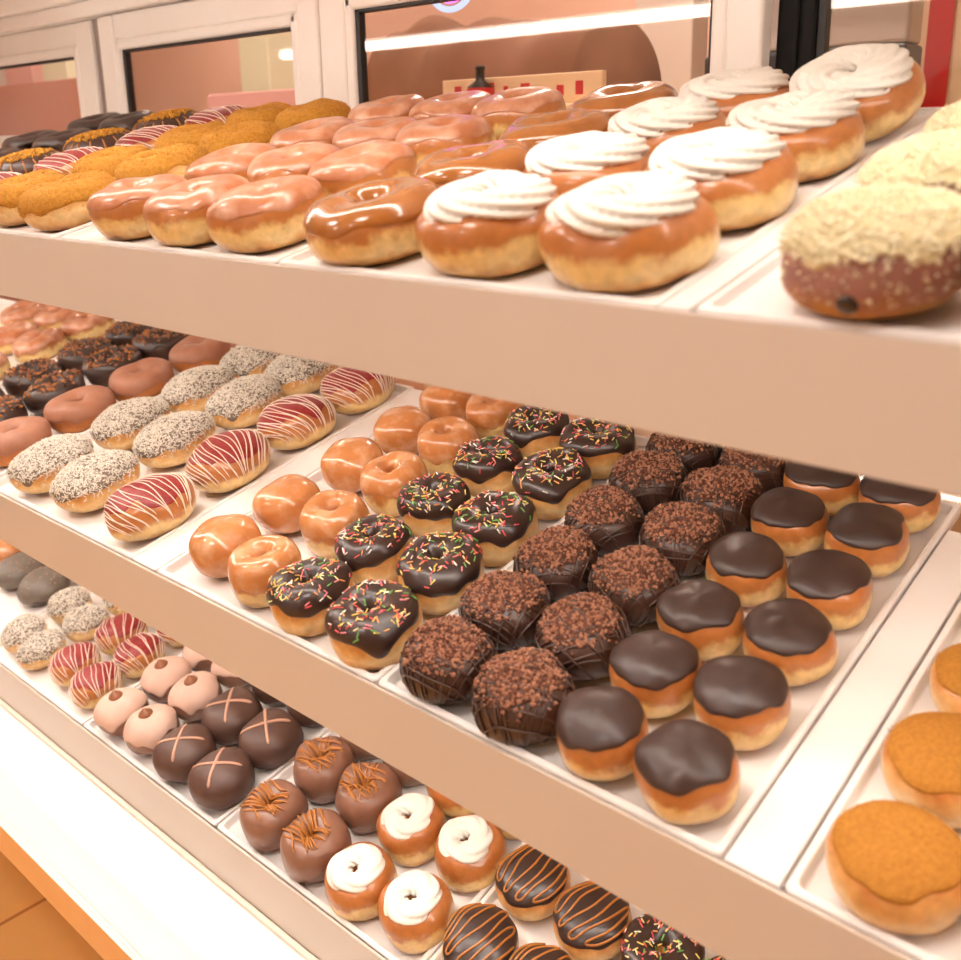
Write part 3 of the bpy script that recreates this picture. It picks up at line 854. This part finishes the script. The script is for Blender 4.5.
def k_nut(sd):
    r = root('ring_doughnut'); b = Body(True, 0.05, 0.044, 0.006, 2.3, sd, 0.0024)
    link_mesh('dough', *b.mesh(), 'choc_coating', r)
    link_mesh('icing', *b.cap(0.0018, 0.1, 0.3, sd, lump=0.0008), 'choc_gloss', r)
    mm = ['caramel_line', 'choc_crumb', 'choc_line', 'caramel_line']
    v, f, mi = bits(b, 150, 0.7, 2.5, (0.0018, 0.0044), 'ico', mm, sd, off=0.0026)
    stuff(link_mesh('nut_pieces', v, f, mm, r, smooth=False, midx=mi))
    return r
def k_oldglaze(sd):
    r = root('ring_doughnut'); b = Body(True, 0.05, 0.044, 0.006, 2.3, sd, 0.0022)
    link_mesh('dough', *b.mesh(), 'dough_big', r)
    link_mesh('glaze', *b.cap(0.001, 0.15, 0.3, sd), 'glaze_rose_tan', r)
    return r
def k_glazed_big(sd):
    r = root('ring_doughnut'); b = Body(True, 0.0515, 0.047, 0.005, 2.35, sd, 0.0018)
    link_mesh('dough', *b.mesh(52, 30), 'dough_big', r)
    link_mesh('glaze', *b.cap(0.0009, 0.42, 0.18, sd), 'glaze_rose_tan', r)
    return r
def k_maple(sd):
    r = root('ring_doughnut'); b = Body(True, 0.0545, 0.046, 0.0065, 2.35, sd, 0.0022)
    link_mesh('dough', *b.mesh(52, 30), 'dough_big', r)
    link_mesh('icing', *b.cap(0.0015, 0.2, 0.2, sd), 'glaze_maple', r)
    return r
def k_cream(sd):
    r = root('ring_doughnut'); b = Body(True, 0.0550, 0.045, 0.007, 2.35, sd, 0.0016)
    link_mesh('dough', *b.mesh(52, 30), 'dough_big', r)
    link_mesh('cream_swirl', *swirl(b, 0.0265, 0.0195, 0.0430, sd, 10, 9, 0.20, 0.56), 'cream_white', r)
    return r
def k_cream_small(sd):
    r = root('ring_doughnut'); b = Body(True, 0.0410, 0.049, 0.005, 2.6, sd, 0.0016)
    link_mesh('dough', *b.mesh(), 'dough_raised', r)
    link_mesh('cream_swirl', *swirl(b, 0.0185, 0.0132, 0.0470, sd, 6, 5, 0.15, 0.60, 130, 34), 'cream_white', r)
    return r
def k_crumb(sd):
    r = root('filled_doughnut'); b = Body(False, 0.0485, 0.053, e=2.8, seed=sd, amp=0.002)
    link_mesh('dough', *b.mesh(), 'dough_powdered', r)
    link_mesh('crumb_coat', *b.cap(0.0022, 0.35, 0.2, sd, lump=0.0012), 'crumb_base', r)
    mm = ['crumb_yellow', 'crumb_cream', 'crumb_yellow']
    v1, f1, m1 = bits(b, 2200, 0.30, PI / 2, (0.0008, 0.0022), 'ico', mm, sd, off=0.0026, edge=0.12)
    v2, f2, m2 = bits(b, 420, -0.35, 0.5, (0.0005, 0.0013), 'ico', mm, sd + 1, off=0.0003)
    v, f = join([(v1, f1), (v2, f2)])
    stuff(link_mesh('crumb_topping', v, f, mm, r, smooth=False, midx=m1 + m2))
    # a filling hole in the side with dark jam
    c = b.pt(np.array([-1.50]), np.array([-0.20]), 0.0)[0]; nr = b.normal(np.array([-1.50]), np.array([-0.20]))[0]
    M_ = Vector(nr).to_track_quat('Z', 'Y').to_matrix().to_4x4(); M_.translation = Vector(c)
    vv, ff = lathe([(0.0001, 0.0018), (0.003, 0.0016), (0.0052, 0.0006), (0.0056, -0.0015), (0.0001, -0.002)], 18)
    link_mesh('jam_filling', [M_ @ Vector(q) for q in vv], ff, 'jam_dark', r)
    return r
def k_mustard(sd):
    r = root('crumb_doughnut'); b = Body(True, 0.0512, 0.045, 0.004, 2.2, sd, 0.0022)
    link_mesh('dough', *b.mesh(), 'dough_pale', r)
    link_mesh('crumb_coat', *b.cap(0.0018, 0.10, 0.3, sd, lump=0.0008), 'mustard_crumb', r)
    mm = ['mustard_grain', 'mustard_crumb']
    v, f, mi = bits(b, 900, 0.0, 2.7, (0.0005, 0.0013), 'ico', mm, sd, off=0.0019)
    stuff(link_mesh('crumb_grains', v, f, mm, r, smooth=False, midx=mi))
    return r
def k_orangetop(sd):
    rr = random.Random(sd)
    r = root('filled_doughnut'); b = Body(False, 0.052, 0.044, e=2.5, seed=sd, amp=0.002)
    link_mesh('dough', *b.mesh(), 'choc_coating', r)
    v, f, mi = bits(b, 520, 0.8, PI / 2, (0.0012, 0.0030), 'ico', ['mustard_grain', 'mustard_crumb'], sd, off=0.0012)
    stuff(link_mesh('crumb_topping', v, f, ['mustard_grain', 'mustard_crumb'], r, smooth=False, midx=mi))
    S = [strand(b, [(q * math.cos(g), q * math.sin(g)) for q in np.linspace(0.55, 1.15, 10)], 0.0013, 0.001, 0.0008) for g in [2 * PI * k / 16 + rr.uniform(-.1, .1) for k in range(16)]]
    link_mesh('icing_drizzle', *join(S), 'caramel_line', r)
    return r
def k_dark(sd):
    """a chunky chocolate-covered twist: ring with heavy lobes"""
    r = root('chocolate_twist')
    b = Body(True, 0.05, 0.044, 0.010, 2.2, sd, 0.001)
    n, m = 80, 24
    th = np.linspace(0, 2 * PI, n, endpoint=False)[:, None] + 0 * np.zeros((1, m)); a = (PI - np.linspace(0, 2 * PI, m, endpoint=False))[None, :] + np.zeros((n, 1))
    P = b.pt(th, a, 0.006 * (np.sin(5 * th + 2 * a) - 0.8) * np.clip(0.6 + np.sin(a), 0, 1))
    fs = [(i * m + k, ((i + 1) % n) * m + k, ((i + 1) % n) * m + (k + 1) % m, i * m + (k + 1) % m) for i in range(n) for k in range(m)]
    link_mesh('dough', P.reshape(-1, 3), fs, 'choc_coating', r)
    link_mesh('icing', *b.cap(0.0006, 0.4, 0.3, sd), 'choc_gloss', r)
    return r
def k_grey(sd):
    rr = random.Random(sd)
    r = root('filled_doughnut'); b = Body(False, 0.047, 0.048, e=2.4, seed=sd, amp=0.002)
    link_mesh('dough', *b.mesh(), 'choc_coating', r)
    link_mesh('icing', *b.cap(0.0016, -0.3, 0.2, sd), 'haze_grey_icing', r)
    v, f, mi = bits(b, 60, 0.6, PI / 2, (0.0010, 0.0022), 'ico', ['rose_line'], sd, off=0.0018)
    stuff(link_mesh('pale_crumbs', v, f, ['rose_line'], r, smooth=False))
    return r
def k_orange(sd):
    r = root('filled_doughnut'); b = Body(False, 0.042, 0.048, e=2.4, seed=sd, amp=0.002)
    link_mesh('dough', *b.mesh(), 'dough_amber', r)
    link_mesh('glaze', *b.cap(0.001, 0.2, 0.2, sd), 'glaze_clear_tan', r)
    return r
def k_pink(sd):
    r = root('filled_doughnut'); b = Body(False, 0.037, 0.058, e=2.3, seed=sd, amp=0.002)
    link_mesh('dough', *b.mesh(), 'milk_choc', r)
    link_mesh('icing', *b.cap(0.002, 0.1, 0.2, sd), 'pink_icing', r)
    z = 0.0595
    k = link_mesh('chocolate_kiss', *lathe([(0.0001, z - 0.003), (0.0095, z - 0.003), (0.0105, z), (0.009, z + 0.003), (0.005, z + 0.006), (0.002, z + 0.009), (0.0001, z + 0.0105)], 20), 'kiss_brown', r)
    return r
def k_cross(sd):
    rr = random.Random(sd)
    r = root('filled_doughnut'); b = Body(False, 0.041, 0.056, e=2.7, seed=sd, amp=0.0022)
    link_mesh('dough', *b.mesh(), 'choc_haze', r)
    link_mesh('icing', *b.cap(0.0016, -0.3, 0.15, sd), 'choc_haze', r)
    g = rr.uniform(-0.2, 0.2)
    S = [strand(b, [(q * math.cos(g + d), q * math.sin(g + d)) for q in np.linspace(-0.55, 0.55, 16)], 0.0024, 0.0014, 0.002) for d in (0.6, 2.2)]
    link_mesh('icing_cross', *join(S), 'rose_line', r)
    return r
def k_drizzle(sd):
    rr = random.Random(sd)
    r = root('ring_doughnut'); b = Body(True, 0.041, 0.056, 0.003, 2.25, sd, 0.0024)
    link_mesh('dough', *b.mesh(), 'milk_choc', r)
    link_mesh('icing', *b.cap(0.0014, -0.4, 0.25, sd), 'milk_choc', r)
    S = []
    for k in range(3):
        S += lines(b, rr, 6, rr.uniform(-0.4, 0.5) + 1.3, 0.0013, 0.0011, 0.002 + 0.0008 * k, 0.66, 0.05, 0.42)
    link_mesh('icing_drizzle', *join(S), 'caramel_line', r)
    return r
def k_stripe(sd):
    rr = random.Random(sd)
    r = root('filled_doughnut'); b = Body(False, 0.0410, 0.050, e=2.6, seed=sd, amp=0.0018)
    link_mesh('dough', *b.mesh(), 'dough_pale', r)
    link_mesh('icing', *b.cap(0.0018, 0.34, 0.14, sd), 'choc_icing', r)
    link_mesh('icing_drizzle', *join(lines(b, rr, 9, rr.uniform(-0.9, 0.2), 0.0013, 0.0011, 0.0023, 1.0, 0.03, 0.60, zig=True)), 'caramel_line', r)
    return r

KINDS = {
 'glazed_shell': (k_glazed_shell, 3, 'plump hole-less glazed doughnut', 0.0),
 'glazed_ring': (k_glazed_ring, 3, 'tan glazed ring doughnut', 0.0),
 'sprinkle': (k_sprinkle, 4, 'rainbow-sprinkled chocolate ring doughnut', 0.0),
 'crumbball': (k_crumbball, 4, 'chocolate doughnut ball with brown crumbs', 0.0),
 'bar': (k_bar, 4, 'round doughnut capped in plain chocolate', 0.0),
 'spice': (k_spice, 2, 'doughnut topped in orange spice', 0.0),
 'coconut': (k_coconut, 3, 'grey-white coconut-flaked oval doughnut', 0.1),
 'coconut_small': (k_coconut_small, 3, 'coconut-flaked doughnut', 0.0),
 'red': (k_red, 4, 'oval red-topped doughnut with white drizzle', 0.1),
 'red_small': (k_red_small, 3, 'red doughnut with white drizzle', 0.1),
 'brown': (k_brown, 2, 'plain brown iced ring doughnut', 0.0),
 'nut': (k_nut, 3, 'dark chocolate ring with nut pieces', 0.0),
 'oldglaze': (k_oldglaze, 2, 'pale glazed ring doughnut', 0.0),
 'glazed_big': (k_glazed_big, 4, 'pink-tan glazed ring doughnut', 0.0),
 'maple': (k_maple, 3, 'shiny maple brown ring doughnut', 0.0),
 'cream': (k_cream, 4, 'ring doughnut with white cream swirl', 0.0),
 'cream_small': (k_cream_small, 3, 'ring doughnut with smooth white icing', 0.0),
 'crumb': (k_crumb, 3, 'tall doughnut heaped with yellow crumbs', 0.0),
 'mustard': (k_mustard, 3, 'mustard crumb-coated doughnut', 0.0),
 'redz': (k_red_flat, 2, 'red-topped doughnut with white drizzle', 0.1),
 'orangetop': (k_orangetop, 2, 'chocolate doughnut with orange crumb top', 0.0),
 'dark': (k_dark, 2, 'dark chocolate twist', 0.0),
 'grey': (k_grey, 2, 'haze-greyed chocolate doughnut with pale crumbs', 0.0),
 'orange': (k_orange, 1, 'orange glazed doughnut at the far left end', 0.0),
 'pink': (k_pink, 3, 'pink-iced doughnut with brown chocolate kiss', 0.0),
 'cross': (k_cross, 3, 'dark chocolate doughnut with icing cross', 0.0),
 'drizzle': (k_drizzle, 3, 'milk chocolate doughnut with caramel strings', 0.0),
 'stripe': (k_stripe, 3, 'chocolate doughnut with caramel zigzag stripes', 0.0),
}
# columns per shelf: (x, distances from the front lip, scale), left column first
LAY = {
 'M': {
  'glazed_shell': [(-0.892, [0.060, 0.150, 0.249, 0.342, 0.430], 1.0)],
  'glazed_ring': [(-0.808, [0.052, 0.149, 0.240, 0.334, 0.423], 1.0)],
  'sprinkle': [(-0.727, [0.046, 0.133, 0.226, 0.317, 0.407], 0.98), (-0.634, [0.046, 0.136, 0.223, 0.316, 0.408], 1.05)],
  'crumbball': [(-0.537, [0.040, 0.118, 0.199, 0.279, 0.360, 0.434], 1.01), (-0.451, [0.040, 0.122, 0.203, 0.285, 0.362, 0.436], 1.01)],
  'bar': [(-0.376, [0.041, 0.115, 0.190, 0.271, 0.354, 0.431], 1.0), (-0.302, [0.041, 0.120, 0.198, 0.277, 0.355, 0.431], 1.0)],
  'spice': [(-0.157, [0.045, 0.135, 0.221, 0.309], 1.0), (-0.070, [0.056, 0.140, 0.224], 1.0)],
  'coconut': [(-1.320, [0.068, 0.192, 0.314, 0.418], 1.0), (-1.201, [0.070, 0.194, 0.312, 0.418], 1.0)],
  'red': [(-1.061, [0.067, 0.184, 0.300, 0.413], 1.0)],
  'brown': [(-1.476, [0.084, 0.193, 0.303, 0.417], 1.0)],
  'nut': [(-1.598, [0.107, 0.213, 0.319, 0.423], 0.98), (-1.708, [0.122, 0.225, 0.327, 0.425], 0.96)],
  'oldglaze': [(-1.886, [0.208, 0.320, 0.431], 1.0), (-2.007, [0.320, 0.431], 1.0), (-2.129, [0.411], 1.0)]},
 'B': {
  'coconut_small': [(-1.640, [0.060, 0.145, 0.230], 1.0), (-1.561, [0.056, 0.136, 0.216], 1.0)],
  'red_small': [(-1.462, [0.064, 0.149, 0.232], 1.0), (-1.379, [0.055, 0.136, 0.218], 1.0)],
  'grey': [(-1.856, [0.154, 0.257], 1.0), (-1.752, [0.154, 0.257], 1.0)],
  'orange': [(-1.966, [0.174], 1.0)],
  'pink': [(-1.278, [0.045, 0.123, 0.201], 1.0), (-1.200, [0.049, 0.127, 0.205], 1.0)],
  'cross': [(-1.112, [0.048, 0.132, 0.217], 1.0), (-1.026, [0.048, 0.132, 0.217], 1.0)],
  'drizzle': [(-0.915, [0.048, 0.134, 0.219], 1.0), (-0.830, [0.048, 0.134, 0.219], 1.0)],
  'cream_small': [(-0.747, [0.046, 0.131, 0.214], 1.0), (-0.661, [0.055, 0.143, 0.227], 1.0)],
  'stripe': [(-0.578, [0.063, 0.154, 0.241], 1.0), (-0.495, [0.063, 0.151, 0.241], 1.0)],
  'sprinkle': [(-0.414, [0.063, 0.153, 0.243], 1.0), (-0.330, [0.152, 0.243], 1.0)]},
 'T': {
  'glazed_big': [(-0.931, [0.057, 0.171, 0.288, 0.406], 1.0), (-0.824, [0.056, 0.171, 0.288, 0.406], 1.0), (-0.725, [0.058, 0.171, 0.288, 0.406], 1.0)],
  'maple': [(-0.583, [0.055, 0.176, 0.288, 0.403], 1.0)],
  'cream': [(-0.464, [0.058, 0.171, 0.288, 0.406], 1.0), (-0.3530, [0.060, 0.171, 0.288, 0.406], 1.0)],
  'crumb': [(-0.192, [0.048, 0.158, 0.262], 1.0), (-0.090, [0.048, 0.158, 0.262], 1.0)],
  'mustard': [(-1.194, [0.059, 0.176, 0.294, 0.411], 1.0), (-1.085, [0.059, 0.176, 0.294, 0.411], 1.0)],
  'redz': [(-1.312, [0.064, 0.183, 0.302, 0.419], 0.98)],
  'orangetop': [(-1.452, [0.064, 0.181, 0.299, 0.416], 1.0)],
  'dark': [(-1.672, [0.299, 0.416], 1.0), (-1.564, [0.181, 0.299, 0.416], 1.0)]},
}
ORD = ['frontmost', 'second from front', 'third from front', 'fourth from front', 'fifth from front', 'sixth from front']
PROTO = {}
def doughnut(kind, variant):
    """the first of each variant is the one built; every later one is a copy with copies of its parts"""
    key = (kind, variant)
    if key not in PROTO:
        PROTO[key] = KINDS[kind][0](1000 + 37 * variant + 7 * sum(map(ord, kind)))
        return PROTO[key]
    src = PROTO[key]
    r = src.copy(); COL.objects.link(r)
    for ch in src.children:
        c = ch.copy(); COL.objects.link(c); c.parent = r
    return r
def foot(o, h):
    """how far the doughnut reaches from its axis near its foot, below height h"""
    m = [c for c in o.children if c.name.startswith('dough')][0].data
    a = np.empty(len(m.vertices) * 3); m.vertices.foreach_get('co', a); a = a.reshape(-1, 3)
    a = a[a[:, 2] < h]
    return float(np.hypot(a[:, 0], a[:, 1]).max())
def keep_clear(s, x, v, r):
    for ts, x0, x1, v0, v1 in TRAYS:
        if ts == s and x0 - 0.01 < x < x1 + 0.01:
            m = 0.0015
            if x1 - x0 > 2 * (m + r): x = min(max(x, x0 + m + r), x1 - m - r)
            v = min(max(v, v0 + m + r), v1 - m - r)
    return x, v
rnd = random.Random(42)
for s in 'MTB':
    for kind, cols in LAY[s].items():
        fn, nv, desc, jit = KINDS[kind]
        cnt = 0
        for ci, (x, vs, scl) in enumerate(cols):
            if len(cols) == 1: where = ''
            elif len(cols) == 2: where = ('left', 'right')[ci] + ' column'
            else: where = ('left', 'middle', 'right')[ci] + ' column'
            for ri, v in enumerate(vs):
                o = doughnut(kind, cnt % nv); cnt += 1
                fr = foot(o, (0.0015 - FLOOR_H[s]) + 0.0006) * scl * 0.95 - 0.0015
                xx, vv = keep_clear(s, x + rnd.uniform(-0.0008, 0.0008), v + rnd.uniform(-0.0008, 0.0008), fr)
                lean = 0.26 if (kind == 'cream' and ci == 1 and ri == 3) else 0.0     # the rear one leans back on the rim
                o.location = on_shelf(s, xx, vv, FLOOR_H[s] + 0.0006 + 0.034 * math.sin(lean)) + Vector((0.004 if lean else 0.0, 0, 0))
                o.rotation_mode = 'ZYX'
                if kind in ('coconut', 'red', 'redz', 'crumb'): rz = rnd.uniform(-0.12, 0.12)
                elif kind in ('red_small', 'cross', 'drizzle', 'stripe'): rz = rnd.uniform(-0.3, 0.3)
                else: rz = rnd.uniform(0, 6.28)
                o.rotation_euler = (TILT + lean, 0, rz)
                o.scale = (scl, scl, 1.0)
                pos = '' if len(vs) == 1 and len(cols) == 1 else ', ' + ORD[ri] + ((' in ' + where) if where else ' of its column')
                tag(o, '%s%s, %s shelf' % (desc, pos, SHELF_WORD[s]), 'doughnut', '%ss on the %s shelf' % (desc, SHELF_WORD[s]))

# ------------------------------------------------------------------ light, camera, view
w = bpy.data.worlds.new('World'); sc.world = w; w.use_nodes = True
w.node_tree.nodes['Background'].inputs['Color'].default_value = lin((255, 215, 175))
w.node_tree.nodes['Background'].inputs['Strength'].default_value = 0.15

cam = bpy.data.cameras.new('camera'); co = bpy.data.objects.new('camera', cam); COL.objects.link(co)
R_ = Matrix(((0.7495406830139616, 0.6618481812425305, -0.012072675458844412),
             (0.1678220153999389, -0.20763658707183155, -0.9637026610195895),
             (-0.6403315825834945, 0.7203082900362253, -0.2667047649574357)))
rot = Matrix((R_[0], -R_[1], -R_[2])).transposed()
co.matrix_world = Matrix.Translation((0, 0, CZ)) @ rot.to_4x4()
cam.sensor_width = 36.0
cam.lens = 988.2932 / 961 * 36.0
cam.shift_x = (480.5 - 495.03) / 961
cam.shift_y = (415.11 - 480.0) / 961
cam.clip_start = 0.02
cam.dof.use_dof = True
cam.dof.focus_distance = 1.12
cam.dof.aperture_fstop = 6.3
sc.camera = co

sc.view_settings.view_transform = 'Standard'
sc.view_settings.look = 'None'
sc.view_settings.gamma = 1.0
sc.view_settings.use_curve_mapping = False
sc.view_settings.exposure = 0.1
